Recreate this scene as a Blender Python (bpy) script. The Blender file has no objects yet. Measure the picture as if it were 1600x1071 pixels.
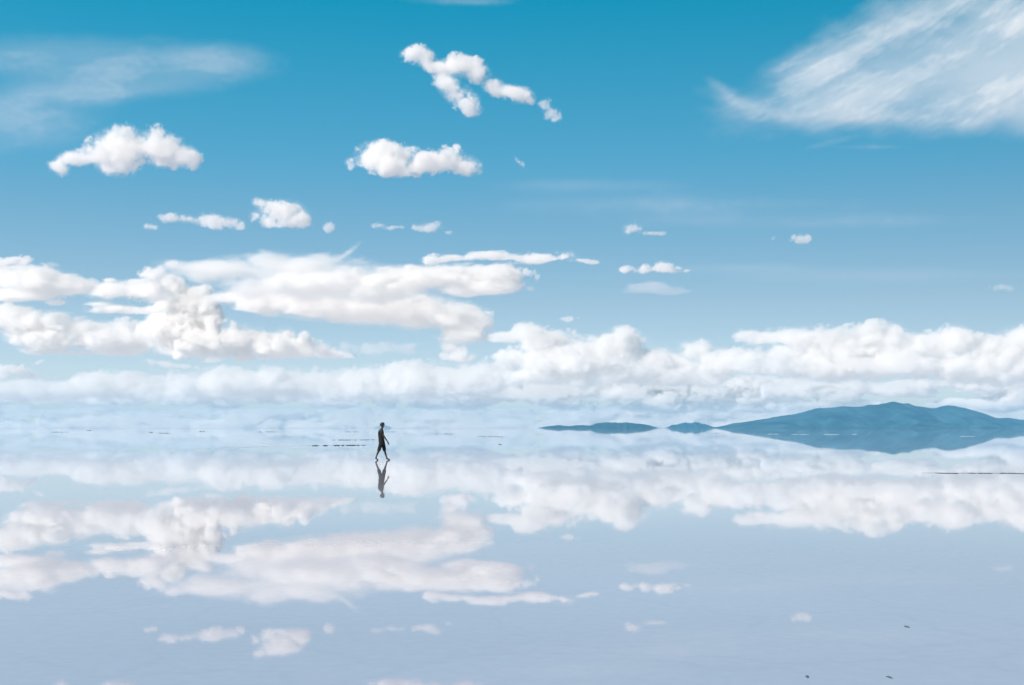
import bpy, bmesh, math, random, time
import numpy as np
from mathutils import Vector, Matrix

# ------------------------------------------------------------------ camera, sky, sun, exposure
F, CX, HY, H = 2000.0, 800.0, 669.0, 1.5      # focal length in photo pixels, centre column, horizon row, eye height (m)
S = bpy.context.scene
COL = S.collection
cam = bpy.data.cameras.new("camera")
cam_ob = bpy.data.objects.new("camera", cam)
COL.objects.link(cam_ob)
S.camera = cam_ob
cam_ob.location = (0, 0, H)
cam_ob.rotation_euler = (math.pi / 2, 0, 0)
cam.sensor_width = 36
cam.lens = 36 * F / 1600
cam.shift_y = (HY - 535.5) / 1600
cam.clip_start, cam.clip_end = 0.1, 400000

SUN_EL, SUN_AZ = math.radians(37), math.radians(-135)
world = bpy.data.worlds.new("World")
S.world = world
world.use_nodes = True
wt = world.node_tree
bg = wt.nodes["Background"]
sky = wt.nodes.new("ShaderNodeTexSky")
sky.sky_type = 'NISHITA'
sky.sun_disc = False
sky.sun_elevation, sky.sun_rotation = SUN_EL, SUN_AZ
sky.altitude, sky.dust_density, sky.air_density, sky.ozone_density = 3600, 0.0, 1.0, 1.0
# the clear high-desert sky leans to turquoise: tint of the air by height above the horizon
geo = wt.nodes.new("ShaderNodeTexCoord")
sep = wt.nodes.new("ShaderNodeSeparateXYZ")
ramp = wt.nodes.new("ShaderNodeValToRGB")
SKY_TINT = [(0.0, (.85, .74, .72)), (0.035, (.84, .74, .71)), (0.10, (.76, .77, .69)), (0.16, (.58, .84, .77)), (0.205, (.37, .92, .87)), (0.317, (.03, 1.08, 1.01)), (1.0, (.36, .86, .86))]
el = ramp.color_ramp.elements
while len(el) < len(SKY_TINT):
    el.new(0.5)
for e, (p, c) in zip(el, SKY_TINT):
    e.position = p
    e.color = (*c, 1)
mul = wt.nodes.new("ShaderNodeMix")
mul.data_type, mul.blend_type = 'RGBA', 'MULTIPLY'
mul.inputs["Factor"].default_value = 1
wt.links.new(geo.outputs["Generated"], sep.inputs[0])
wt.links.new(sep.outputs[2], ramp.inputs[0])
wt.links.new(sky.outputs[0], mul.inputs["A"])
# the air is a little milkier towards the left, clearer to the right
side = wt.nodes.new("ShaderNodeMath")
side.operation = 'MULTIPLY_ADD'
side.inputs[1].default_value, side.inputs[2].default_value = -0.5, 1.06
side_mul = wt.nodes.new("ShaderNodeVectorMath")
side_mul.operation = 'SCALE'
wt.links.new(sep.outputs[0], side.inputs[0])
wt.links.new(ramp.outputs[0], side_mul.inputs[0])
wt.links.new(side.outputs[0], side_mul.inputs["Scale"])
wt.links.new(side_mul.outputs[0], mul.inputs["B"])
# below the horizon: the sunlit salt that goes on beyond the modelled sheet
below = wt.nodes.new("ShaderNodeMath")
below.operation = 'LESS_THAN'
below.inputs[1].default_value = 0.0
wt.links.new(sep.outputs[2], below.inputs[0])
flat = wt.nodes.new("ShaderNodeMix")
flat.data_type = 'RGBA'
flat.inputs["B"].default_value = (6.4, 6.3, 6.6, 1)
wt.links.new(below.outputs[0], flat.inputs["Factor"])
wt.links.new(mul.outputs["Result"], flat.inputs["A"])
wt.links.new(flat.outputs["Result"], bg.inputs[0])
bg.inputs[1].default_value = 0.12

sun = bpy.data.lights.new("sun", 'SUN')
sun.energy, sun.angle, sun.color = 5.0, math.radians(.5), (1, .845, .715)
sun_ob = bpy.data.objects.new("sun", sun)
COL.objects.link(sun_ob)
sd = Vector((math.sin(SUN_AZ) * math.cos(SUN_EL), math.cos(SUN_AZ) * math.cos(SUN_EL), math.sin(SUN_EL)))
sun_ob.rotation_euler = sd.to_track_quat('Z', 'Y').to_euler()

S.view_settings.view_transform = 'Standard'
S.view_settings.look = 'None'
S.view_settings.gamma = 1
S.view_settings.exposure = 0.1
S.cycles.use_denoising = True
S.cycles.use_adaptive_sampling = True
S.cycles.adaptive_threshold = 0.02
S.cycles.max_bounces = 20
S.cycles.volume_bounces = 16
S.cycles.volume_step_rate = 1.2
S.cycles.volume_max_steps = 1024

# ------------------------------------------------------------------ helpers
def px(x, Y): return (x - CX) / F * Y
def pz(y, Y): return (HY - y) / F * Y + H
def ground_Y(y): return H * F / (y - HY)

def tag(o, label, cat, group=None, kind=None):
    o["label"], o["category"] = label, cat
    if group: o["group"] = group
    if kind: o["kind"] = kind
    return o

def add(name, me, parent=None, loc=None):
    o = bpy.data.objects.new(name, me)
    COL.objects.link(o)
    if parent: o.parent = parent
    if loc is not None: o.location = loc
    return o

def mesh(name, v, f, m, smooth=True):
    me = bpy.data.meshes.new(name)
    me.from_pydata([tuple(map(float, p)) for p in v], [], [tuple(map(int, q)) for q in f])
    me.validate()
    if smooth: me.polygons.foreach_set("use_smooth", [True] * len(me.polygons))
    if m: me.materials.append(m)
    me.update()
    return me

def nmat(name):
    m = bpy.data.materials.new(name)
    m.use_nodes = True
    return m, m.node_tree, m.node_tree.nodes["Principled BSDF"]

def speckled(name, c1, c2, scale, rough=.8, detail=6, bump=0.0, coord="Object"):
    """two colours of a surface mixed by noise"""
    m, t, b = nmat(name)
    tc = t.nodes.new("ShaderNodeTexCoord"); n = t.nodes.new("ShaderNodeTexNoise"); r = t.nodes.new("ShaderNodeValToRGB")
    n.inputs["Scale"].default_value = scale; n.inputs["Detail"].default_value = detail
    r.color_ramp.elements[0].position, r.color_ramp.elements[1].position = .35, .65
    r.color_ramp.elements[0].color, r.color_ramp.elements[1].color = (*c1, 1), (*c2, 1)
    t.links.new(tc.outputs[coord], n.inputs["Vector"]); t.links.new(n.outputs["Fac"], r.inputs[0])
    t.links.new(r.outputs[0], b.inputs["Base Color"]); b.inputs["Roughness"].default_value = rough
    if bump:
        bp = t.nodes.new("ShaderNodeBump"); bp.inputs["Strength"].default_value = bump
        t.links.new(n.outputs["Fac"], bp.inputs["Height"]); t.links.new(bp.outputs[0], b.inputs["Normal"])
    return m

# ------------------------------------------------------------------ the flooded salt flat
def salt_flat():
    R = 18500.0
    me = mesh("salt_flat", [(-R, -R, 0), (R, -R, 0), (R, R, 0), (-R, R, 0)], [(0, 1, 2, 3)], None, False)
    m, t, b = nmat("wet_salt")
    N, L = t.nodes.new, t.links.new
    tc = N("ShaderNodeTexCoord")
    # pale salt under a film of water: large soft patches, and a fine honeycomb of crust ridges
    n1 = N("ShaderNodeTexNoise"); n1.inputs["Scale"].default_value = .12; n1.inputs["Detail"].default_value = 5
    n2 = N("ShaderNodeTexNoise"); n2.inputs["Scale"].default_value = 9; n2.inputs["Detail"].default_value = 6
    wob = N("ShaderNodeTexNoise"); wob.inputs["Scale"].default_value = 1.3; wob.inputs["Detail"].default_value = 4
    va = N("ShaderNodeVectorMath"); va.operation = 'MULTIPLY_ADD'; va.inputs[1].default_value = (.9, .9, 0)
    vo = N("ShaderNodeTexVoronoi"); vo.feature = 'DISTANCE_TO_EDGE'; vo.inputs["Scale"].default_value = .55
    for n in (n1, n2, wob): L(tc.outputs["Object"], n.inputs["Vector"])
    L(wob.outputs["Color"], va.inputs[0]); L(tc.outputs["Object"], va.inputs[2]); L(va.outputs[0], vo.inputs["Vector"])
    crk = N("ShaderNodeMapRange"); crk.inputs[1].default_value = 0.0; crk.inputs[2].default_value = .03
    crk.inputs[3].default_value = .0; crk.inputs[4].default_value = 1.0
    L(vo.outputs["Distance"], crk.inputs[0])
    c1 = N("ShaderNodeMix"); c1.data_type = 'RGBA'; c1.inputs["A"].default_value = (.50, .515, .60, 1); c1.inputs["B"].default_value = (.57, .58, .665, 1)
    mr = N("ShaderNodeMapRange"); mr.inputs[1].default_value = .35; mr.inputs[2].default_value = .65
    L(n1.outputs["Fac"], mr.inputs[0]); L(mr.outputs[0], c1.inputs["Factor"])
    c2 = N("ShaderNodeMix"); c2.data_type = 'RGBA'; c2.inputs["A"].default_value = (.43, .445, .53, 1)
    ml = N("ShaderNodeMath"); ml.operation = 'MULTIPLY_ADD'; ml.inputs[1].default_value = .18; ml.inputs[2].default_value = .82
    # only some of the ridges show
    L(crk.outputs[0], ml.inputs[0]); L(ml.outputs[0], c2.inputs["Factor"]); L(c1.outputs["Result"], c2.inputs["B"])
    gr = N("ShaderNodeMix"); gr.data_type = 'RGBA'; gr.blend_type = 'MULTIPLY'; gr.inputs["Factor"].default_value = .16
    mr2 = N("ShaderNodeMapRange"); mr2.inputs[1].default_value = .3; mr2.inputs[2].default_value = .7; mr2.inputs[3].default_value = .75; mr2.inputs[4].default_value = 1.1
    L(n2.outputs["Fac"], mr2.inputs[0]); L(c2.outputs["Result"], gr.inputs["A"]); L(mr2.outputs[0], gr.inputs["B"])
    L(gr.outputs["Result"], b.inputs["Base Color"])
    b.inputs["Roughness"].default_value = .015
    b.inputs["IOR"].default_value = 1.7
    me.materials.append(m)
    o = add("salt_flat", me)
    tag(o, "pale salt flat under a mirror of shallow still water, reaching to the horizon", "ground", kind="structure")
salt_flat()

# ------------------------------------------------------------------ lattice noise on a grid (smooth, cheap: one small matrix per axis)
def interp(n, c, ph, m):
    x = np.arange(n) / c + ph
    i = np.floor(x).astype(int); t = x - i
    W = np.zeros((n, m), np.float32); r = np.arange(n)
    W[r, i] = (1 - t) ** 3 / 6; W[r, i + 1] = (3 * t ** 3 - 6 * t * t + 4) / 6
    W[r, i + 2] = (-3 * t ** 3 + 3 * t * t + 3 * t + 1) / 6; W[r, i + 3] = t ** 3 / 6
    return W

def lattice(shape, cells, rng):
    Ws, ms = [], []
    for n, c in zip(shape, cells):
        m = int(n / c) + 6
        ms.append(m); Ws.append(interp(n, c, rng.random(), m))
    a = rng.standard_normal(ms).astype(np.float32)
    for ax in range(len(shape)):
        a = np.moveaxis(np.tensordot(Ws[ax], a, axes=(1, ax)), 0, ax)
    return a * (1.9 if len(shape) == 3 else 1.6)

def fbm(shape, cells, octs, rng, gain=.5, billow=False):
    out = np.zeros(shape, np.float32); amp, tot = 1.0, 0.0
    c = np.array(cells, float)
    for o in range(octs):
        n = lattice(shape, np.maximum(c, 1.2), rng)
        if billow: n = np.abs(n) * 2 - .9
        out += n * amp; tot += amp; amp *= gain; c = c / 2
    return out / tot

# ------------------------------------------------------------------ hills: height fields in metres, standing on the flat
def hill(name, x0, x1, Y, ridge, depth, rng, m, label, cat, nx=240, ny=90, rough=.22, gully=.34, crest=.16):
    xs = np.linspace(x0, x1, nx); ys = np.linspace(-depth, depth, ny)
    rx = np.array([p[0] for p in ridge]); rh = np.array([HY - p[1] for p in ridge]) / F * Y
    prof = np.interp(xs, rx, rh)
    prof = prof + np.minimum(prof, 12 * Y / F) * (fbm((nx, 4), (nx / 14, 4), 5, rng, .6)[:, 0]) * crest
    k = np.ones(3) / 3; prof = np.convolve(np.pad(prof, 1, mode='edge'), k, 'valid')
    wand = lattice((nx, 4), (nx / 7, 4), rng)[:, 0] * .12
    v = (ys[None, :] / depth - wand[:, None] * (1 - np.abs(ys[None, :]) / depth))
    cross = np.clip(1 - np.abs(v), 0, 1)
    cross = cross ** 1.15
    n = fbm((nx, ny), (nx / 9, ny / 6), 5, rng, .55)
    g = np.abs(fbm((nx, ny), (nx / 16, ny / 2.2), 4, rng, .5))
    fade = np.clip(cross * 4, 0, 1) * (1 - .75 * cross)
    Hh = prof[:, None] * (cross + (rough * n - gully * g * 2) * fade)
    Hh = np.maximum(Hh, 0) ; Hh[:, 0] = Hh[:, -1] = -2; Hh[0, :] = Hh[-1, :] = -2
    V = [(px(xs[i], Y) , ys[j], Hh[i, j]) for i in range(nx) for j in range(ny)]
    cx = (V[0][0] + V[-1][0]) / 2
    V = [(a - cx, b_, c) for a, b_, c in V]
    Fc = [(i * ny + j, (i + 1) * ny + j, (i + 1) * ny + j + 1, i * ny + j + 1) for i in range(nx - 1) for j in range(ny - 1)]
    o = add(name, mesh(name, V, Fc, m), loc=(cx, Y, 0))
    tag(o, label, cat, kind="structure")
    return o

hazed_rock = speckled("hazed_hill_rock", (.003, .048, .076), (.055, .150, .200), .0028, .9, 12)  # blue of distant haze painted into the rock's own colours
hazed_rock2 = speckled("hazed_island_scrub", (.006, .060, .095), (.030, .110, .150), .012, .9, 8)  # island colours also tinted with haze blue
rngh = np.random.default_rng(11)
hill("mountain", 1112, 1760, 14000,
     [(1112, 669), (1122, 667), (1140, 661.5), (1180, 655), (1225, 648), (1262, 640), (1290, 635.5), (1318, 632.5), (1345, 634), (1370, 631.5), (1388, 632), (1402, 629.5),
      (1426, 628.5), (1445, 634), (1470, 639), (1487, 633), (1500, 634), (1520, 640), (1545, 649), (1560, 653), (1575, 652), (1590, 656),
      (1620, 653), (1660, 657), (1700, 662), (1740, 667), (1760, 669)], 1800, rngh, hazed_rock,
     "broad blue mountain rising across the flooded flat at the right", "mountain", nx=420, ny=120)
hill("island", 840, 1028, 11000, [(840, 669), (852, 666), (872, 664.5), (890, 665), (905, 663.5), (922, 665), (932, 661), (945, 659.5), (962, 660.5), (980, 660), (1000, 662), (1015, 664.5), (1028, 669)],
     420, rngh, hazed_rock2, "low dark blue island with a humped right half", "island", rough=.3)
hill("island", 1040, 1117, 15500, [(1040, 669), (1050, 664), (1066, 660.5), (1082, 659.5), (1098, 661.5), (1117, 668)], 420, rngh, hazed_rock2,
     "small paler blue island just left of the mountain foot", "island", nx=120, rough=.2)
hill("island", 584, 613, 17000, [(584, 669), (590, 666), (598, 664.5), (606, 665), (613, 669)], 160, rngh, speckled("haze_paled_scrub", (.45, .53, .57), (.52, .60, .64), .02, .9, 6),  # haze painted in: islet colour paled to near haze brightness
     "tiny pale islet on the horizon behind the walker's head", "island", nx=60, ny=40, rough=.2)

# ------------------------------------------------------------------ salt crust ridges and mounds lying on the flat
def crust_line(name, xa, xb, ya, yb, hpx, m, label, cat, group, seed, fill=.75, grain=3.0):
    """one low ridge of clods from photo column xa to xb; between the clods it sinks to a skin of crust"""
    rng = np.random.default_rng(seed)
    Ya, Yb = ground_Y(ya), ground_Y(yb)
    Ym = (Ya + Yb) / 2; u = Ym / F
    n = max(8, int((xb - xa) / grain * 5)); rows = 7
    t = np.linspace(0, 1, n)
    big = lattice((n, 4), (5.0, 4), rng)[:, 0]; big = (big - big.mean()) / (big.std() + 1e-6)
    on = np.clip((big + (fill - .5) * 2.2) * 1.6, 0, 1)
    env = np.clip(np.minimum(t, 1 - t) * 9, 0, 1) ** .6
    wig = lattice((n, 4), (9.0, 4), rng)[:, 0]
    V = []
    cx = px((xa + xb) / 2, Ym)
    for i in range(n):
        Y = Ya + (Yb - Ya) * t[i]
        hw = u * grain * (1.0 + 2.2 * on[i] * env[i]) * rng.uniform(.8, 1.2)
        for r in range(rows):
            a = r / (rows - 1) * 2 - 1
            h = hpx * .6 * u * on[i] * env[i] * max(0, 1 - a * a) * rng.uniform(.55, 1.25)
            z = -.004 if r in (0, rows - 1) or i in (0, n - 1) else max(h, .004)
            V.append((px(xa + (xb - xa) * t[i], Ym) - cx + rng.normal(0, .12) * u * grain * .3, Y - Ym + (a + wig[i] * .8) * hw, z))
    Fc = [(i * rows + r, (i + 1) * rows + r, (i + 1) * rows + r + 1, i * rows + r + 1) for i in range(n - 1) for r in range(rows - 1)]
    o = add(name, mesh(name, V, Fc, m, False), loc=(cx, Ym, 0))
    return tag(o, label, cat, group)

dark = speckled("muddy_crust", (.022, .022, .024), (.06, .056, .055), 6, .85, 5)
clod_mat = speckled("wet_clod", (.07, .08, .09), (.14, .15, .16), 30, .5, 4)
white = speckled("dry_salt", (.70, .70, .72), (.82, .82, .83), 3, .85, 5)
RG = "dark broken ridges of crust on the flat"
for k, (xa, xb, ya, yb, h, fill, gr, lab) in enumerate([
    (485, 571, 696.8, 696.2, 1.5, .85, 2.6, "long dark crust ridge ending just left of the walker's thighs"),
    (521, 592, 688.0, 687.6, .8, .85, 2.5, "thin dark crust ridge reaching the walker's back at elbow height"),
    (538, 563, 675.2, 675.2, .55, .9, 2.0, "short thin dark dash left of the walker's shoulder"),
    (597, 616, 675.4, 675.2, .5, .8, 2.0, "faint short dash crossing just right of the walker's neck"),
    (672, 710, 678.2, 678.6, .6, .8, 2.2, "thin dark dash right of the walker at chest height"),
    (742, 793, 682.2, 683.2, .7, .85, 2.4, "faint long dash between the walker and the islands"),
    (777, 784, 695, 695, 1.0, .9, 2.0, "lone dark speck of crust right of the walker, level with his hips"),
    (405, 433, 675.2, 675.2, .55, .8, 2.2, "faint dash midway between the walker and the left cluster"),
    (311, 320, 674.6, 674.6, .65, .9, 2.0, "tiny dark dash near the middle of the left half"),
    (223, 248, 675.8, 676.2, .7, .8, 2.2, "left half of a pair of staggered dashes at the far left"),
    (240, 272, 677.2, 677.4, .7, .8, 2.2, "right and lower half of a pair of staggered dashes at the far left"),
    (78, 106, 675.6, 675.6, .6, .8, 2.2, "leftmost dark dash on the horizon water"),
    (137, 143, 673.2, 673.2, .7, .9, 2.0, "dark dot right of the leftmost dash"),
    (1444, 1614, 739.5, 740.2, 1.1, .82, 3.2, "long dark crust line on the water below the mountain, at the right edge"),
    (1116, 1132, 677.2, 677.2, .5, .8, 2.0, "tiny dark dash below the left foot of the mountain"),
]):
    crust_line("crust_ridge", xa, xb, ya, yb, h, dark, lab, "salt ridge", RG, 40 + k, fill, gr)
MG = "white salt mounds below the mountain"
for k, (xa, xb, y, lab) in enumerate([
    (1200, 1222, 678.6, "leftmost white salt mound strip below the mountain"),
    (1236, 1264, 679.4, "second white salt mound strip from the left below the mountain"),
    (1288, 1314, 679.2, "white salt strip under the middle of the mountain"),
    (1322, 1340, 678.8, "short white strip right of the mountain's middle"),
    (1502, 1524, 682.4, "lone white salt strip under the mountain's right shoulder")]):
    crust_line("salt_mound", xa, xb, y, y, .4, white, lab, "salt mound", MG, 80 + k, .8, 2.5)
SG = "pale dry streaks left of the walker"
def streak(xa, ya, xb, yb, w, lab, seed):
    """a long lens of drained salt, a couple of centimetres proud of the water"""
    rnd = random.Random(seed); n = 60
    Ya, Yb = ground_Y(ya), ground_Y(yb); V = []; Fc = []
    ox, oy = px((xa + xb) / 2, (Ya + Yb) / 2), (Ya + Yb) / 2
    for i in range(n + 1):
        t = i / n; y = ya + (yb - ya) * t; x = xa + (xb - xa) * t
        ww = w * (math.sin(math.pi * min(1, t * 1.02)) ** .8) * rnd.uniform(.6, 1.1) + .02
        for s, z in ((-1, -.002), (-.5, .008), (.5, .008), (1, -.002)):
            Y = ground_Y(y + s * ww * .5); V.append((px(x, Y) - ox, Y - oy, z))
    for i in range(n):
        for s in range(3): a = i * 4 + s; Fc.append((a, a + 4, a + 5, a + 1))
    o = add("salt_streak", mesh("salt_streak", V, Fc, damp), loc=(ox, oy, 0))
    tag(o, lab, "salt streak", SG)
damp = speckled("damp_salt", (.60, .60, .64), (.70, .70, .73), 1.2, .35, 6)
streak(296, 702, 478, 696.4, 1.6, "long pale streak of dry salt leading to the dark ridge", 1)
streak(400, 693.2, 500, 694.6, .9, "short pale streak above the long one", 2)
PG = "small dark clods in the near shallows"
for k, (x, y, w, lab) in enumerate([
    (1418, 980, 5, "lone dark clod in the near shallows, higher up than two others"),
    (1261, 1057, 5, "left one of two dark clods by the bottom edge of the shallows"),
    (1388, 1058, 6, "right one of two dark clods by the bottom edge of the shallows")]):
    crust_line("salt_clod", x - w * .6, x + w * .6, y, y + .4, .8, clod_mat, lab, "clod", PG, 100 + k, .95, 3)

# ------------------------------------------------------------------ the walker
def skinned(name, chains, mat, parent=None, sub=2, root=0):
    """one continuous surface grown round connected joints; chains: lists of (key or None, (x, y, z), radius)"""
    V, E, R, keys = [], [], [], {}
    for ch in chains:
        prev = None
        for key, co, r in ch:
            if key in keys and co is None: i = keys[key]
            else:
                i = len(V); V.append(co); R.append(r if isinstance(r, tuple) else (r, r))
                if key: keys[key] = i
            if prev is not None: E.append((prev, i))
            prev = i
    me = bpy.data.meshes.new(name); me.from_pydata(V, E, []); me.update()
    o = bpy.data.objects.new(name, me); COL.objects.link(o)
    sk = o.modifiers.new("skin", 'SKIN'); sk.use_smooth_shade = True; sk.branch_smoothing = .3
    for i, d in enumerate(me.skin_vertices[0].data):
        d.radius = R[i]; d.use_root = (i == root)
    sb = o.modifiers.new("sub", 'SUBSURF'); sb.levels = sb.render_levels = sub
    dg = bpy.context.evaluated_depsgraph_get(); dg.update()
    nm = bpy.data.meshes.new_from_object(o.evaluated_get(dg))
    bpy.data.objects.remove(o); nm.materials.clear(); nm.materials.append(mat)
    nm.polygons.foreach_set("use_smooth", [True] * len(nm.polygons))
    nm.name = name
    return nm

def rings(name, loops, mat, cap=(False, False), seg=20, thick=0.0):
    """a garment tube: loops of (centre x, centre y, z, half width x, half width y[, tilt])"""
    V, Fc = [], []
    for k, (cx, cy, z, rx, ry, *tl) in enumerate(loops):
        tl = tl[0] if tl else 0
        for s in range(seg):
            a = 2 * math.pi * s / seg
            wr = 1 + .03 * math.sin(3 * a + k * 1.7) + .02 * math.sin(7 * a + k)
            V.append((cx + math.cos(a) * rx * wr, cy + math.sin(a) * ry * wr, z + math.cos(a) * tl))
    n = len(loops)
    for k in range(n - 1):
        for s in range(seg):
            Fc.append((k * seg + s, k * seg + (s + 1) % seg, (k + 1) * seg + (s + 1) % seg, (k + 1) * seg + s))
    if cap[0]: Fc.append(tuple(range(seg))[::-1])
    if cap[1]: Fc.append(tuple((n - 1) * seg + s for s in range(seg)))
    return mesh(name, V, Fc, mat)

def walker():
    Y = ground_Y(719.4); X = px(597.6, Y)
    root = add("person", None, loc=(X, Y, 0))
    tag(root, "barefoot person in dark shirt and knee length shorts walking right across the water", "person")
    skin = speckled("skin", (.034, .019, .014), (.046, .027, .020), 30, .55, 4)
    cloth = speckled("shirt_cloth", (.0045, .0045, .004), (.008, .0075, .007), 60, .9, 4)
    cloth2 = speckled("shorts_cloth", (.005, .005, .005), (.008, .0075, .007), 60, .9, 4)
    hairm = speckled("hair", (.006, .005, .005), (.012, .010, .009), 90, .6, 4)
    P = None
    # x: walking direction, y: depth (near side negative), z: up; root vertex is the pelvis
    body = [
        [("pelvis", (-.030, 0, .88), (.125, .155)), ("waist", (-.050, 0, 1.02), (.105, .135)), ("chest", (-.070, 0, 1.22), (.115, .160)), ("collar", (-.055, 0, 1.385), (.075, .105)),
         ("neck", (-.030, 0, 1.465), .052), ("skull_base", (-.005, 0, 1.535), .058), ("skull", (.004, 0, 1.625), (.092, .074)), ("crown", (.000, 0, 1.690), (.070, .060))],
        # near arm swings forward, far arm back
        [("collar", P, 0), (None, (-.040, -.175, 1.365), .058), (None, (.030, -.215, 1.215), .047), ("el_n", (.115, -.225, 1.075), .040), (None, (.190, -.220, .970), .036), ("wr_n", (.255, -.212, .868), .026), ("pa_n", (.278, -.208, .815), (.030, .020))],
        [("collar", P, 0), (None, (-.065, .175, 1.365), .058), (None, (-.130, .215, 1.215), .047), ("el_f", (-.165, .225, 1.070), .040), (None, (-.150, .225, .960), .036), ("wr_f", (-.120, .215, .845), .026), ("pa_f", (-.105, .210, .790), (.030, .020))],
        # far leg leads, near leg trails with its heel lifting
        [("pelvis", P, 0), (None, (.015, .090, .800), .088), (None, (.050, .095, .630), .072), ("kn_f", (.082, .095, .475), .056), (None, (.120, .095, .340), .052), (None, (.168, .095, .190), .036), ("an_f", (.196, .095, .085), .036),
         (None, (.235, .095, .040), (.034, .036)), (None, (.300, .095, .026), (.024, .040)), (None, (.345, .095, .018), (.014, .034))],
        [("an_f", P, 0), (None, (.175, .095, .034), .030)],
        [("pelvis", P, 0), (None, (-.060, -.090, .800), .088), (None, (-.105, -.095, .630), .072), ("kn_n", (-.150, -.095, .470), .056), (None, (-.205, -.095, .345), .052), (None, (-.265, -.095, .200), .036), ("an_n", (-.300, -.095, .105), .036),
         (None, (-.268, -.095, .055), (.032, .036)), (None, (-.222, -.095, .026), (.024, .040)), (None, (-.180, -.095, .018), (.013, .034))],
        [("an_n", P, 0), (None, (-.322, -.095, .052), .030)],
    ]
    for sfx, s, (wx, wy, wz), dx in (("n", -1, (.278, -.208, .815), .42), ("f", 1, (-.105, .210, .790), .30)):
        for k, (off, ln) in enumerate(((.024, .072), (.009, .082), (-.007, .077), (-.021, .062))):
            bx = wx + off; p = [("pa_" + sfx, P, 0)]
            for q in range(1, 4):
                f = q / 3
                p.append((None, (bx + dx * ln * f * (1 - .35 * f), wy - s * .022 * f * f + off * .1, wz - .022 - ln * f * (.95 - .12 * f)), .0098 - .0022 * f))
            body.append(p)
        body.append([("pa_" + sfx, P, 0), (None, (wx + .036, wy - s * .012, wz + .008), .011), (None, (wx + .052, wy - s * .022, wz - .022), .010), (None, (wx + .056, wy - s * .028, wz - .048), .008)])
    bm_ = skinned("body", body, skin)
    b = add("body", bm_, root)
    # face turned to the walking direction: brow, nose, lips, chin, ears, eyes set into the head
    face = bmesh.new()
    def blob(x, y, z, sx, sy, sz):
        r = bmesh.ops.create_uvsphere(face, u_segments=12, v_segments=8, radius=1)
        bmesh.ops.scale(face, vec=(sx, sy, sz), verts=r["verts"]); bmesh.ops.translate(face, vec=(x, y, z), verts=r["verts"])
    nose = rings("nose", [(.088, 0, 1.628, .010, .009), (.098, 0, 1.605, .014, .012), (.108, 0, 1.585, .016, .017), (.098, 0, 1.574, .014, .016)], skin, (True, True), 12)
    add("nose", nose, root)
    jaw = skinned("jaw", [[(None, (-.010, 0, 1.575), (.060, .058)), (None, (.040, 0, 1.548), (.045, .046)), (None, (.066, 0, 1.530), (.026, .028))]], skin)
    add("jaw", jaw, root)
    blob(.086, 0, 1.556, .012, .024, .007); lips = bpy.data.meshes.new("mouth"); face.to_mesh(lips); face.free()
    lips.materials.append(speckled("lips", (.09, .035, .03), (.11, .045, .04), 30, .5, 3)); add("mouth", lips, root)
    eye = speckled("eyes", (.02, .02, .02), (.03, .03, .03), 10, .2, 2)
    for s in (-1, 1):
        e = bmesh.new(); bmesh.ops.create_uvsphere(e, u_segments=10, v_segments=8, radius=.012)
        me = bpy.data.meshes.new("eye"); e.to_mesh(me); e.free(); me.materials.append(eye)
        add("eye", me, root, (.080, .030 * s, 1.622))
        er = rings("ear", [(-.004, .070 * s, 1.575, .008, .006), (-.008, .077 * s, 1.590, .014, .007), (-.012, .080 * s, 1.612, .019, .007), (-.010, .078 * s, 1.630, .014, .007), (-.006, .073 * s, 1.638, .007, .005)], skin, (True, True), 12)
        add("ear", er, root)
    # short thick hair: a cap with tufts, longer on top and over the brow
    hb = bmesh.new(); rnd = random.Random(4)
    r = bmesh.ops.create_icosphere(hb, subdivisions=4, radius=1)
    for v in hb.verts:
        d = v.co.normalized()
        tuft = .10 * math.sin(9 * d.x + 4 * d.z) * math.sin(8 * d.y + 3) + rnd.uniform(-.03, .06)
        low = d.z < -.15 and d.x > -.15
        k = (1 + tuft) * (.80 if low else 1)
        v.co = Vector((d.x * .110 * k - .012, d.y * .094 * k, d.z * .102 * k + 1.655 + (.016 * d.x if d.z > 0 else 0)))
    bmesh.ops.delete(hb, geom=[v for v in hb.verts if (v.co.x > .062 and v.co.z < 1.64) or v.co.z < 1.575], context='VERTS')
    hm = bpy.data.meshes.new("hair"); hb.to_mesh(hm); hb.free(); hm.materials.append(hairm)
    hm.polygons.foreach_set("use_smooth", [True] * len(hm.polygons))
    add("hair", hm, root)
    # loose dark shirt, hem below the hips
    shirt = rings("shirt", [(-.035, 0, .735, .140, .192, .01), (-.037, 0, .80, .142, .192), (-.040, 0, .90, .138, .186), (-.052, 0, 1.02, .132, .176), (-.066, 0, 1.14, .136, .186), (-.074, 0, 1.25, .140, .196),
                            (-.068, 0, 1.34, .125, .200), (-.058, 0, 1.395, .096, .172), (-.048, 0, 1.432, .074, .105), (-.038, 0, 1.458, .060, .064)], cloth, seg=28)
    so = add("shirt", shirt, root)
    for s, (a, e2) in ((-1, ((-.045, -.165, 1.365), (.055, -.222, 1.170))), (1, ((-.068, .165, 1.365), (-.148, .222, 1.150)))):
        sl = skinned("sleeve", [[(None, a, .078), (None, tuple((Vector(a) + Vector(e2)) / 2), .068), (None, e2, .060)]], cloth)
        add("sleeve", sl, so)
    # knee length shorts, one tube per leg joined at the hips
    sh = skinned("shorts", [
        [("pel", (-.030, 0, .86), (.135, .170)), (None, (-.035, 0, .96), (.120, .150))],
        [("pel", None, 0), (None, (.020, .092, .770), .108), (None, (.052, .096, .620), .094), (None, (.078, .096, .485), .088), (None, (.090, .096, .425), .090)],
        [("pel", None, 0), (None, (-.066, -.092, .770), .108), (None, (-.110, -.096, .620), .094), (None, (-.152, -.096, .480), .088), (None, (-.172, -.096, .420), .090)]], cloth2)
    add("shorts", sh, root)
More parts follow.
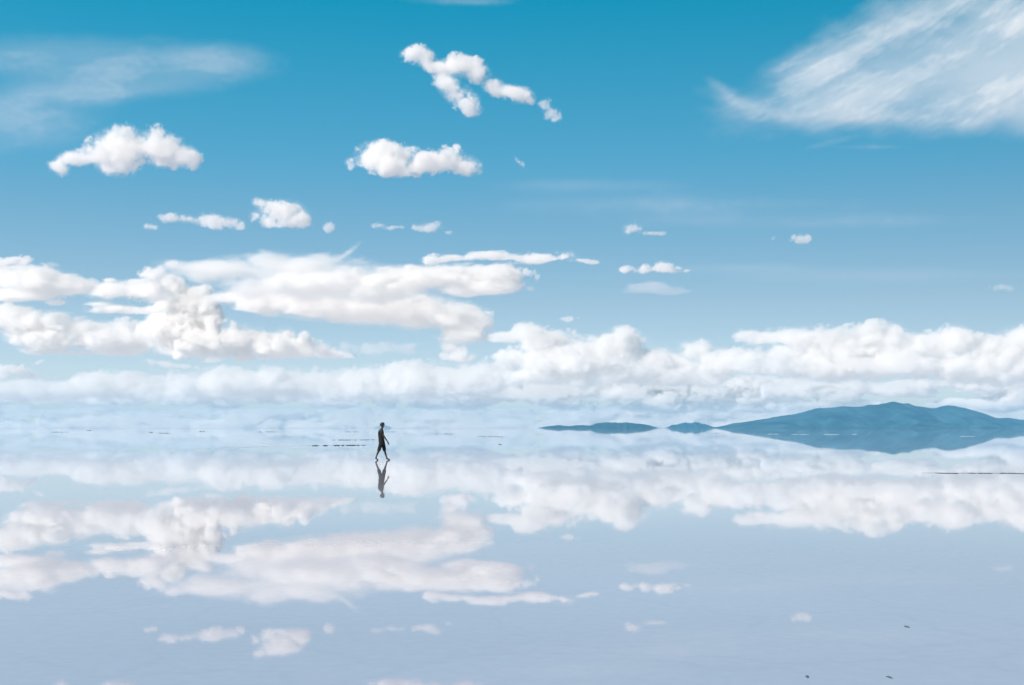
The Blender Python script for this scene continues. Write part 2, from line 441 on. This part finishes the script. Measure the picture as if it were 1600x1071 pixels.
walker()


# ------------------------------------------------------------------ clouds: real bodies of droplets with their own density, high over the flat
def cloud_mat(name, dens, col):
    m = bpy.data.materials.new(name); m.use_nodes = True
    t = m.node_tree; t.nodes.clear()
    o = t.nodes.new("ShaderNodeOutputMaterial"); v = t.nodes.new("ShaderNodeVolumePrincipled")
    v.inputs["Density"].default_value = dens
    v.inputs["Color"].default_value = (*col, 1)
    v.inputs["Anisotropy"].default_value = 0.0
    t.links.new(v.outputs[0], o.inputs["Volume"])
    return m

def grid_nodes(src, shape, lo, hi, mat):
    """node group that fills a fog volume with the densities stored on the points of src"""
    g = bpy.data.node_groups.new("cloud_density", 'GeometryNodeTree')
    g.interface.new_socket("Geometry", in_out='INPUT', socket_type='NodeSocketGeometry')
    g.interface.new_socket("Geometry", in_out='OUTPUT', socket_type='NodeSocketGeometry')
    N, L = g.nodes.new, g.links.new
    gi, go, vc, sm = N("NodeGroupInput"), N("NodeGroupOutput"), N("GeometryNodeVolumeCube"), N("GeometryNodeSetMaterial")
    sm.inputs["Material"].default_value = mat
    vc.inputs["Min"].default_value = lo; vc.inputs["Max"].default_value = hi
    for k, a in zip(shape, "XYZ"): vc.inputs["Resolution " + a].default_value = k
    si = N("GeometryNodeSampleIndex"); si.data_type, si.domain = 'FLOAT', 'POINT'
    na = N("GeometryNodeInputNamedAttribute"); na.data_type = 'FLOAT'; na.inputs["Name"].default_value = "dens"
    if src is None: L(gi.outputs[0], si.inputs["Geometry"])
    else:
        oi = N("GeometryNodeObjectInfo"); oi.inputs["Object"].default_value = src
        L(oi.outputs["Geometry"], si.inputs["Geometry"])
    L(na.outputs["Attribute"], si.inputs["Value"])
    p, sx = N("GeometryNodeInputPosition"), N("ShaderNodeSeparateXYZ")
    L(p.outputs[0], sx.inputs[0])
    stride = [shape[1] * shape[2], shape[2], 1]; acc = None
    for k in range(3):
        ma = N("ShaderNodeMath"); ma.operation = 'MULTIPLY_ADD'
        sc = (shape[k] - 1) / (hi[k] - lo[k]); ma.inputs[1].default_value = sc; ma.inputs[2].default_value = -lo[k] * sc + .5
        L(sx.outputs[k], ma.inputs[0])
        fi = N("FunctionNodeFloatToInt"); fi.rounding_mode = 'FLOOR'; L(ma.outputs[0], fi.inputs[0])
        im = N("FunctionNodeIntegerMath"); im.operation = 'MULTIPLY_ADD' if acc else 'MULTIPLY'
        L(fi.outputs[0], im.inputs[0]); im.inputs[1].default_value = stride[k]
        if acc: L(acc, im.inputs[2])
        acc = im.outputs[0]
    L(acc, si.inputs["Index"]); L(si.outputs[0], vc.inputs["Density"])
    L(vc.outputs[0], sm.inputs[0]); L(sm.outputs[0], go.inputs[0])
    return g

CN = [0]
def cloud(label, Y, lobes, dens=.05, vox=1.3, depth=1.0, cell=24, amp=.2, octs=6, width=.22, gain=.70,
          stretch=1.0, pad=None, shear=0.0, thin=None, col=(1, .995, .988), bias=0.0, group="cumulus clouds over the salt flat", name="cloud", billow=True, wisp=.2, warp=.2, base=1.0):
    """lobes: (column, row, half width, half height[, tilt deg[, gain]]) in photo pixels at distance Y metres;
    dens: extinction per photo pixel at full density; thin: half depth in pixels of a sheet cloud"""
    CN[0] += 1
    rng = np.random.default_rng(1000 + CN[0] * 7)
    L = [tuple(l) + (0, 1)[len(l) - 4:] if len(l) < 6 else tuple(l) for l in lobes]
    A = np.array(L, float)
    ext = np.maximum(A[:, 2], A[:, 3]) * (np.abs(A[:, 4]) > 0)
    ex, ey = np.maximum(A[:, 2], ext), np.maximum(A[:, 3], ext)
    pad = pad if pad is not None else max(8, cell * .5)
    x0, x1 = (A[:, 0] - ex).min() - pad, (A[:, 0] + ex).max() + pad
    y0, y1 = (A[:, 1] - ey).min() - pad, (A[:, 1] + ey).max() + pad
    rz = np.minimum(A[:, 2], A[:, 3] * 2) * depth if thin is None else np.full(len(A), float(thin))
    zd = rz.max() * 1.15
    vy = vox * 1.6 if thin is None else max(vox * 1.6, thin / 6)
    xs, ys, zs = np.arange(x0, x1, vox), np.arange(-zd, zd + vy, vy), np.arange(y1, y0, -vox)
    X, D_, Z = [a.astype(np.float32) for a in np.meshgrid(xs, ys, zs, indexing='ij', sparse=True)]
    shape = (len(xs), len(ys), len(zs))
    f = np.zeros(shape, np.float32)
    if thin is None:                              # bend the lobes so that none stays a clean ellipsoid
        wc = np.array((cell * 1.3 / vox, cell * 1.3 / vy, cell * 1.3 / vox))
        X = X + lattice(shape, wc, rng) * cell * warp; Z = Z + lattice(shape, wc * .8, rng) * cell * warp * .6
    for (cx, cy, rx, ry, rot, gn), r in zip(L, rz):
        c, s = math.cos(math.radians(rot)), math.sin(math.radians(rot))
        u, v = (X - cx) * c - (Z - cy) * s, (X - cx) * s + (Z - cy) * c
        q = np.sqrt((u / rx) ** 2 + (v / ry) ** 2 + (D_ / r) ** 2)
        if base != 1: q = np.sqrt((u / rx) ** 2 + (np.where(v > 0, v / (ry * base), v / ry)) ** 2 + (D_ / r) ** 2)
        f += np.exp(4 * (np.clip(1 - q, -2, 1) * gn - (1 - gn) * .3))
    f = np.log(f + 1e-6) / 4
    cells = np.array((cell * stretch / vox, cell / vy, cell / vox))
    n = fbm(shape, cells, octs, rng, gain, False); n /= n.std()
    wn = n
    if billow:                                    # rounded bulges, partly eaten into by plain turbulence
        n2 = fbm(shape, cells * .55, octs, rng, gain, True); n2 = (n2 - n2.mean()) / n2.std()
        n = .75 * n + .66 * n2
    if shear:                                     # fibres fan out: level along the lower edge, rising higher up
        fan = np.linspace(.1, 1, shape[2])[None, :] ** .7
        idx = (np.arange(shape[2])[None, :] + np.round(np.arange(shape[0])[:, None] * shear * fan).astype(int)) % shape[2]
        n = np.take_along_axis(n, np.broadcast_to(idx[:, None, :], shape), axis=2)
    s = f + amp * n + bias
    d = np.clip(s / width, 0, 1); d = d * d * (3 - 2 * d)
    if thin is not None:                          # ice fibres: a soft body combed into bright strands
        low = fbm(shape, np.array((cell * 1.6 / vox, cell / vy, cell * .8 / vox)), 5, rng, .6)
        body = np.clip((f + bias + .12 + .15 * amp * low / low.std()) / width, 0, 1); body = body * body * (3 - 2 * body)
        strand = np.clip(1 - np.abs(n) * 1.2, 0, 1) ** 1.6
        d = body * (1 - amp + amp * (1.6 * strand + .45 * np.clip(n + .6, 0, 2)))
        d[f < -.4] = 0
    if wisp:                                      # torn filaments round the body
        w = .9 - np.abs(wn) * 1.2
        d = np.maximum(d, wisp * np.clip((f + .38) * 1.8, 0, 1) * np.clip(w, 0, 1))
    d[f < -.55] = 0
    for ax in range(3):
        d[(slice(None),) * ax + (slice(0, 2),)] = 0; d[(slice(None),) * ax + (slice(-2, None),)] = 0
    k = Y / F
    ox, oz = px((x0 + x1) / 2, Y), pz((y0 + y1) / 2, Y)
    lo = (px(xs[0], Y) - ox, ys[0] * k, pz(zs[0], Y) - oz)
    hi = (px(xs[-1], Y) - ox, ys[-1] * k, pz(zs[-1], Y) - oz)
    src_me = bpy.data.meshes.new("cloud_density"); src_me.vertices.add(d.size)
    at = src_me.attributes.new("dens", 'FLOAT', 'POINT')
    at.data.foreach_set("value", np.ascontiguousarray(d).ravel())
    src = bpy.data.objects.new("cloud_density", src_me)          # data only: never linked into the scene
    vol = bpy.data.volumes.new(name)
    m = cloud_mat("cloud_droplets", dens * (1.9 if thin is None else 1) / k, col)
    vol.materials.append(m)
    o = add(name, vol, loc=(ox, Y, oz))
    md = o.modifiers.new("density", 'NODES')
    md.node_group = grid_nodes(src, shape, lo, hi, m)
    tag(o, label, "cloud", group)
    return o

# fair-weather cumulus in the upper sky
cloud("ragged white cumulus with a curled tail on its left, highest of the left sky", 11000, [
    (88, 260, 11, 10), (96, 266, 12, 8), (113, 248, 18, 10), (140, 233, 14, 5, 0, .8), (147, 247, 22, 9), (186, 238, 38, 28), (200, 214, 16, 14),
    (172, 212, 10, 8, 0, .75), (242, 217, 12, 16), (252, 234, 30, 20), (277, 220, 5, 12, -20, .9), (287, 246, 22, 13), (301, 256, 9, 8), (188, 265, 24, 8), (258, 258, 14, 6, 0, .9)],
    cell=21, amp=0.3, dens=0.07, width=0.5, wisp=0.4)
cloud("smooth plump white cumulus hanging in the middle of the upper sky", 11500, [
    (546, 259, 6, 8, 0, .85), (548, 250, 6, 4, 0, .8), (588, 248, 30, 20), (601, 234, 18, 9), (634, 245, 22, 12), (618, 265, 30, 13), (664, 258, 36, 16), (700, 254, 26, 17), (718, 236, 9, 8), (729, 260, 18, 15)],
    base=.75, cell=22, amp=0.29, dens=0.075, width=0.42, wisp=0.3)
cloud("torn diagonal cloud trailing down to the right, highest in the middle", 8500, [
    (653, 86, 21, 12), (641, 92, 13, 7), (681, 105, 18, 10), (719, 103, 28, 12), (745, 117, 18, 11), (693, 128, 17, 10), (703, 137, 16, 11), (716, 148, 16, 11), (731, 159, 15, 11), (740, 172, 11, 8),
    (769, 134, 15, 10), (788, 146, 20, 8), (810, 148, 20, 11), (826, 157, 9, 7)], cell=18, amp=0.26, dens=0.07, width=0.55, wisp=0.38, bias=0.02)
cloud("small torn puff at the lower right end of the diagonal cloud", 8500, [(850, 164, 8, 9), (860, 179, 9, 9), (867, 187, 9, 4, 30, .9), (874, 181, 4, 7, 0, .8)], cell=12, amp=0.41, dens=0.05, width=0.6, wisp=0.35)
cloud("faint slanting wisp right of the plump middle cumulus", 11500, [(812, 253, 11, 4, -55, .9)], cell=11, amp=0.35, dens=.04)
cloud("flat ragged white cloud left of the dome shaped one", 14000, [
    (234, 354, 10, 5, 0, .85), (267, 341, 11, 6), (298, 344, 22, 6), (328, 341, 16, 8), (352, 349, 28, 8), (379, 351, 9, 5, 0, .85)], cell=17, amp=0.35, dens=0.055, width=0.45, wisp=0.35)
cloud("small dome shaped white cloud with a wispy left flank", 14000, [
    (409, 318, 13, 8, 0, .9), (402, 340, 9, 7, 0, .7), (444, 334, 28, 17), (468, 342, 17, 13), (453, 352, 32, 6), (424, 324, 14, 9)], base=.75, cell=19, amp=0.30, dens=0.07, width=0.38, wisp=0.28)
cloud("tiny pale puff just right of the dome shaped cloud", 14000, [(516, 356, 9, 6)], cell=11, amp=0.35, dens=0.045, width=0.5, wisp=0.35)
cloud("thin pale puff below the plump middle cumulus", 14500, [(591, 352, 12, 5), (618, 356, 18, 3)], cell=13, amp=0.30, dens=0.045, width=0.5, wisp=0.35)
cloud("thin pale puff tapering to the right beside its twin", 14500, [(672, 354, 18, 6), (655, 357, 8, 4), (703, 364, 7, 3)], cell=13, amp=0.30, dens=0.045, width=0.5, wisp=0.35)
cloud("pale double puff above the lens shaped grey cloud", 14500, [(989, 357, 13, 6), (980, 363, 8, 4), (1018, 365, 18, 3, 0, .9)], cell=13, amp=0.35, dens=0.045, width=0.5, wisp=0.35)
cloud("tiny bright tuft alone in the right sky", 15000, [(1254, 374, 14, 6), (1208, 374, 4, 3, 0, .9)], cell=12, amp=0.27, dens=0.045, width=0.5, wisp=0.35)
cloud("tiny faint tuft above the right cloud bank's left end", 20000, [(890, 498, 11, 4)], cell=11, amp=0.27, dens=.05)
cloud("faint tuft by the right edge of the sky", 19000, [(1568, 450, 18, 5)], cell=14, amp=0.35, dens=0.013)
cloud("small bright flat based cloud just above the grey lens cloud", 19000, [(1027, 423, 34, 7), (1032, 417, 17, 6), (979, 421, 9, 5, 0, .85), (1074, 424, 8, 3, 0, .9)], base=.75, cell=17, amp=0.27, dens=0.09)
cloud("grey lens shaped cloud with a smooth flat base", 20000, [(1012, 451, 46, 9), (1026, 457, 68, 5)], cell=31, amp=0.15, dens=0.01, col=(.97, .95, .97))
cloud("long thin white cloud streak above the layered clouds", 19500, [
    (671, 407, 10, 6, 0, .9), (712, 405, 34, 6), (743, 402, 22, 5), (784, 402, 42, 6), (827, 405, 36, 8), (861, 403, 26, 6), (884, 401, 17, 8), (910, 407, 20, 4)], stretch=1.7, base=.75, cell=19, amp=0.29, dens=.085)
cloud("soft veiled cloud sheet fanning out right of the cloud tower", 22000, [
    (370, 425, 95, 14), (457, 416, 100, 17), (307, 417, 60, 8), (415, 402, 24, 6, 10, .8), (540, 398, 26, 5, 35, .75), (500, 432, 90, 18), (600, 455, 70, 18), (440, 448, 90, 16), (520, 452, 90, 18)], cell=29, stretch=2.5, amp=0.20, dens=0.045, width=0.9, bias=0.1)
cloud("white billowing cloud streaming right below the thin streak", 21500, [
    (480, 440, 60, 14), (562, 438, 60, 17), (615, 437, 60, 17), (667, 434, 40, 16), (720, 431, 44, 15), (772, 434, 34, 17), (748, 451, 58, 13), (796, 446, 18, 11), (581, 456, 60, 15)],
    stretch=2.2, base=.75, cell=22, amp=0.24, dens=.09, warp=0.1, width=0.42, wisp=0.3)
cloud("small curl of cloud at the tip of the billowing band", 21500, [(822, 424, 15, 5, -12), (840, 433, 5, 8), (828, 452, 6, 4, 0, .85)], cell=12, amp=0.30, dens=.06)
cloud("broad white cloud wedge thickening toward the middle of the sky", 23500, [
    (352, 467, 20, 8), (387, 464, 50, 12), (457, 474, 80, 20), (527, 481, 80, 24), (597, 485, 70, 27), (660, 482, 52, 19), (685, 499, 60, 23), (728, 502, 34, 18), (722, 525, 36, 20), (705, 545, 16, 9)],
    stretch=2.2, base=.75, cell=24, amp=0.22, dens=.085, warp=0.1, width=0.42, wisp=0.3)
cloud("small flat based puff below the broad white wedge", 26000, [(717, 559, 26, 7), (720, 551, 12, 9)], base=.75, cell=16, amp=0.27, dens=.09)
cloud("faint smudge of cloud under the broad white wedge", 25000, [(645, 538, 14, 6, 0, .95), (600, 545, 60, 9, 0, .8)], cell=22, amp=0.27, dens=0.012)
cloud("small flat cloud at the left edge of the sky", 19500, [(12, 409, 22, 6), (36, 409, 16, 7)], cell=16, amp=0.27, dens=.08)
cloud("faint tuft beside the flat cloud at the left edge", 19500, [(82, 414, 14, 4)], cell=12, amp=0.30, dens=0.018)
cloud("thick tapering white cloud at the left edge, upper layer", 22000, [
    (8, 422, 10, 9), (25, 436, 30, 17), (62, 441, 44, 19), (100, 446, 36, 14), (22, 462, 28, 11), (57, 462, 36, 9), (127, 450, 20, 8), (88, 473, 14, 5)], stretch=2.2, base=.75, cell=20, amp=0.24, dens=.085, warp=0.1, width=0.42, wisp=0.3)
cloud("flat layered white cloud leading into the cloud tower", 23000, [
    (140, 449, 24, 8), (170, 457, 38, 13), (212, 456, 40, 12), (218, 442, 28, 5), (172, 438, 8, 3), (150, 475, 24, 5), (175, 484, 44, 7), (225, 488, 34, 4), (242, 460, 24, 14)], stretch=2.2, base=.75, cell=18, amp=0.24, dens=.085, warp=0.1, width=0.42, wisp=0.3)
cloud("round white puff just above the top of the cloud tower", 22500, [(240, 427, 18, 10), (269, 414, 10, 6, 0, .9)], cell=17, amp=0.29, dens=.075)
cloud("tall cauliflower cloud tower with a shaded grey right side", 25000, [(258, 448, 22, 11), (278, 442, 16, 13), (285, 435, 9, 8), (266, 464, 26, 18), (276, 480, 22, 22), (308, 462, 15, 14), (317, 455, 10, 8), (272, 500, 28, 24), (302, 488, 26, 30), (322, 488, 18, 32), (332, 502, 16, 24), (270, 522, 50, 20), (312, 536, 56, 20), (362, 532, 56, 20), (405, 534, 56, 18), (447, 520, 9, 11), (438, 544, 56, 14), (475, 550, 44, 10), (515, 556, 34, 6), (545, 558, 14, 3)],
    cell=26, amp=0.24, dens=0.11, depth=.9, warp=0.1, gain=0.62, width=0.28)
cloud("long rolling white cloud bank left of the tower base", 26500, [
    (12, 493, 26, 14), (20, 502, 34, 18), (35, 494, 12, 12), (75, 507, 44, 17), (70, 497, 8, 8), (87, 498, 13, 9), (50, 526, 34, 18), (100, 530, 60, 22), (150, 530, 60, 22), (187, 532, 50, 22),
    (212, 522, 40, 15), (200, 550, 50, 8), (125, 552, 60, 6), (55, 548, 16, 5), (238, 526, 30, 13)], stretch=1.7, base=.75, cell=22, amp=0.24, dens=.095, warp=0.1, width=0.34, wisp=0.28)
cloud("tiny slanted wisp below the rolling left bank", 28000, [(62, 566, 10, 3, 20)], cell=10, amp=0.27, dens=.06)
cloud("small rounded cloud near the horizon at the left edge", 30000, [(20, 580, 24, 9), (42, 586, 14, 5), (10, 588, 24, 5)], cell=16, amp=0.26, dens=.09)
cloud("thin wisp linking the tower base to the horizon bank", 29000, [(245, 566, 22, 3, -8), (275, 572, 40, 4, -6), (336, 561, 10, 4)], cell=14, amp=0.27, dens=.06)
# the long banks along the horizon
HB = "cloud banks along the horizon"
cloud("long low white cloud bank filling the left horizon", 36000, [(-20, 611, 70, 14), (50, 611, 60, 14), (110, 609, 60, 15), (165, 604, 46, 18), (230, 609, 60, 18), (300, 604, 60, 20), (375, 598, 60, 22), (430, 597, 50, 22), (490, 605, 50, 21), (545, 609, 50, 22), (600, 598, 50, 24), (625, 580, 22, 14), (655, 600, 60, 24), (720, 598, 60, 26), (770, 590, 40, 24)], vox=1.5, stretch=1.3, base=.8, cell=22, amp=0.22, dens=0.06, group=HB)
cloud("bulging white cloud bank above the islands", 31000, [
    (780, 528, 24, 8), (824, 522, 24, 14), (850, 535, 30, 13), (800, 560, 30, 12), (870, 562, 56, 26), (930, 558, 56, 28), (972, 542, 28, 20), (1030, 570, 60, 26), (1080, 552, 22, 18), (1100, 546, 16, 14),
    (1130, 568, 50, 20), (1200, 568, 60, 18), (860, 590, 70, 14), (960, 592, 80, 14), (1060, 594, 80, 12)], vox=1.5, stretch=1.3, base=.8, cell=26, amp=0.25, dens=0.065, group=HB, width=0.3, wisp=0.25)
cloud("high crested white cloud bank above the mountain", 29000, [
    (1170, 522, 16, 6), (1200, 527, 44, 12), (1270, 530, 50, 16), (1355, 525, 28, 18), (1390, 525, 22, 16), (1330, 545, 70, 20), (1450, 540, 50, 17), (1490, 530, 26, 18), (1560, 545, 50, 18), (1600, 530, 28, 20), (1640, 550, 40, 30),
    (1260, 570, 80, 22), (1380, 572, 90, 25), (1500, 575, 90, 24), (1600, 580, 60, 24)], vox=1.6, stretch=1.3, base=.8, cell=26, amp=0.25, dens=0.065, group=HB, width=0.3, wisp=0.25)
cloud("wide ragged cloud deck between the island and the bank above it", 40000, [
    (800, 612, 90, 14), (900, 606, 90, 14), (880, 628, 40, 8, -10), (950, 620, 26, 14), (1000, 604, 80, 14), (1032, 631, 28, 10), (1100, 614, 70, 12), (1180, 606, 80, 14), (1170, 628, 50, 6), (1000, 640, 30, 4), (1115, 640, 90, 5)],
    vox=1.5, cell=24, stretch=1.5, amp=0.41, dens=.12, bias=.2, group=HB)
cloud("broken pale cloud deck just over the mountain's back", 38000, [
    (1250, 612, 50, 9), (1312, 612, 22, 16), (1290, 634, 60, 6), (1405, 605, 46, 9), (1430, 614, 36, 5), (1490, 600, 40, 8), (1560, 606, 60, 8), (1580, 634, 50, 8), (1500, 632, 40, 5), (1640, 620, 60, 12)],
    vox=1.5, cell=24, stretch=1.5, amp=0.38, dens=.12, bias=.2, group=HB)
cloud("little white puff touching the mountain's summit line", 36000, [(1378, 622, 7, 6), (1386, 618, 5, 4)], cell=10, amp=0.27, dens=.06, group=HB)
cloud("hazy low cloud deck under the left horizon bank", 42000, [
    (60, 620, 140, 9), (220, 626, 140, 8), (400, 622, 140, 10), (520, 614, 60, 12), (600, 616, 60, 13), (700, 618, 60, 13), (760, 612, 60, 12), (605, 632, 18, 5), (540, 626, 40, 8), (690, 637, 38, 5), (440, 612, 60, 8)],
    vox=1.6, cell=24, stretch=2, amp=0.5, dens=.12, bias=0.1, group=HB)
cloud("bright flat patch of cloud low at the far left", 41000, [(80, 627, 26, 5), (70, 624, 14, 5)], cell=13, amp=0.24, dens=.07, group=HB)
cloud("pale thin cloud layer lying on the left horizon", 46000, [
    (60, 643, 140, 6), (250, 646, 160, 6), (160, 655, 160, 6), (420, 645, 140, 6), (560, 650, 140, 7), (300, 662, 240, 8), (80, 664, 160, 7), (600, 664, 240, 8), (730, 650, 80, 8), (760, 664, 100, 8)],
    vox=1.6, cell=14, stretch=3, amp=0.5, dens=.12, group=HB, bias=0.1)
cloud("pale thin cloud layer behind the islands and the mountain foot", 47000, [
    (860, 646, 120, 8), (980, 650, 140, 8), (1100, 648, 120, 8), (900, 662, 180, 9), (1100, 663, 180, 8), (1250, 650, 120, 8), (1500, 648, 200, 8), (1660, 655, 100, 12)],
    vox=1.6, cell=14, stretch=3, amp=0.5, dens=.12, group=HB, bias=0.1)
# high ice clouds
CG = "high veils of ice cloud"
cloud("great bright feathery ice cloud filling the upper right corner", 15000, [(1640, 70, 210, 110, 0, 1), (1600, 120, 230, 76, 0, 1.25), (1500, 110, 210, 60, 14, 0.8), (1420, 100, 190, 56, 22, 0.7), (1420, 140, 200, 40, 8, 0.8), (1330, 150, 160, 34, 8, 0.75), (1280, 100, 130, 40, 34, 0.6), (1400, 50, 150, 40, 32, 0.65), (1580, 165, 220, 26, 0, 0.85), (1420, 182, 180, 16, -4, 0.8), (1280, 182, 120, 10, -3, 0.75), (1190, 172, 90, 12, -18, 0.8), (1140, 150, 44, 9, -36, 0.75), (1660, 40, 120, 110, 0, 1)],
    vox=1.7, thin=18, cell=34, stretch=4.5, shear=-0.5, amp=0.5, width=1.3, dens=.05, gain=0.7, billow=False, wisp=0, group=CG, name="cirrus_cloud", bias=.12)
cloud("faint grey veil with a rounded right end in the upper left", 15000, [
    (200, 98, 240, 42), (330, 104, 90, 36), (60, 90, 160, 40), (90, 145, 200, 30, 8), (200, 140, 160, 18, 6), (30, 190, 150, 60)], vox=3, thin=16, cell=41, stretch=4, shear=.05, amp=0.4, width=1.0, dens=0.015, billow=False, wisp=0, group=CG, name="cirrus_cloud")
cloud("thin grey wisp cut by the top edge of the picture", 12000, [(730, 2, 80, 9), (700, -10, 90, 14)], vox=2.5, thin=12, cell=29, stretch=4, amp=0.5, width=1.0, dens=.014, billow=False, wisp=0, group=CG, name="cirrus_cloud")
cloud("very faint streak below the great feathery ice cloud", 15000, [(1300, 222, 50, 6, 14), (1360, 230, 60, 4)], vox=2.2, thin=10, cell=24, stretch=3, amp=0.5, width=1.0, dens=.012, billow=False, wisp=0, group=CG, name="cirrus_cloud")
cloud("pale wide veil across the middle of the right sky", 18000, [(1050, 320, 330, 20), (1250, 345, 360, 16), (900, 290, 180, 14), (1350, 430, 330, 16), (1150, 420, 160, 10)], vox=4, thin=18, cell=48, stretch=4, amp=0.5, width=1.4, dens=.008, billow=False, wisp=0, group=CG, name="cirrus_cloud")


# ------------------------------------------------------------------ the air over the flat
def haze():
    m = bpy.data.materials.new("haze"); m.use_nodes = True
    t = m.node_tree; t.nodes.clear()
    o = t.nodes.new("ShaderNodeOutputMaterial"); v = t.nodes.new("ShaderNodeVolumePrincipled")
    v.inputs["Density"].default_value = 0.60 / 14000
    v.inputs["Color"].default_value = (.20, .60, .90, 1)
    t.links.new(v.outputs[0], o.inputs["Volume"])
    bm = bmesh.new(); bmesh.ops.create_cube(bm, size=1)
    for q in bm.verts:
        q.co = Vector((q.co.x * 37020, q.co.y * 37020, -1 if q.co.z < 0 else 296))
    me = bpy.data.meshes.new("haze"); bm.to_mesh(me); bm.free(); me.materials.append(m)
    ob = add("haze", me)
    tag(ob, "thin blue haze lying over the whole salt flat", "haze", kind="stuff")
haze()
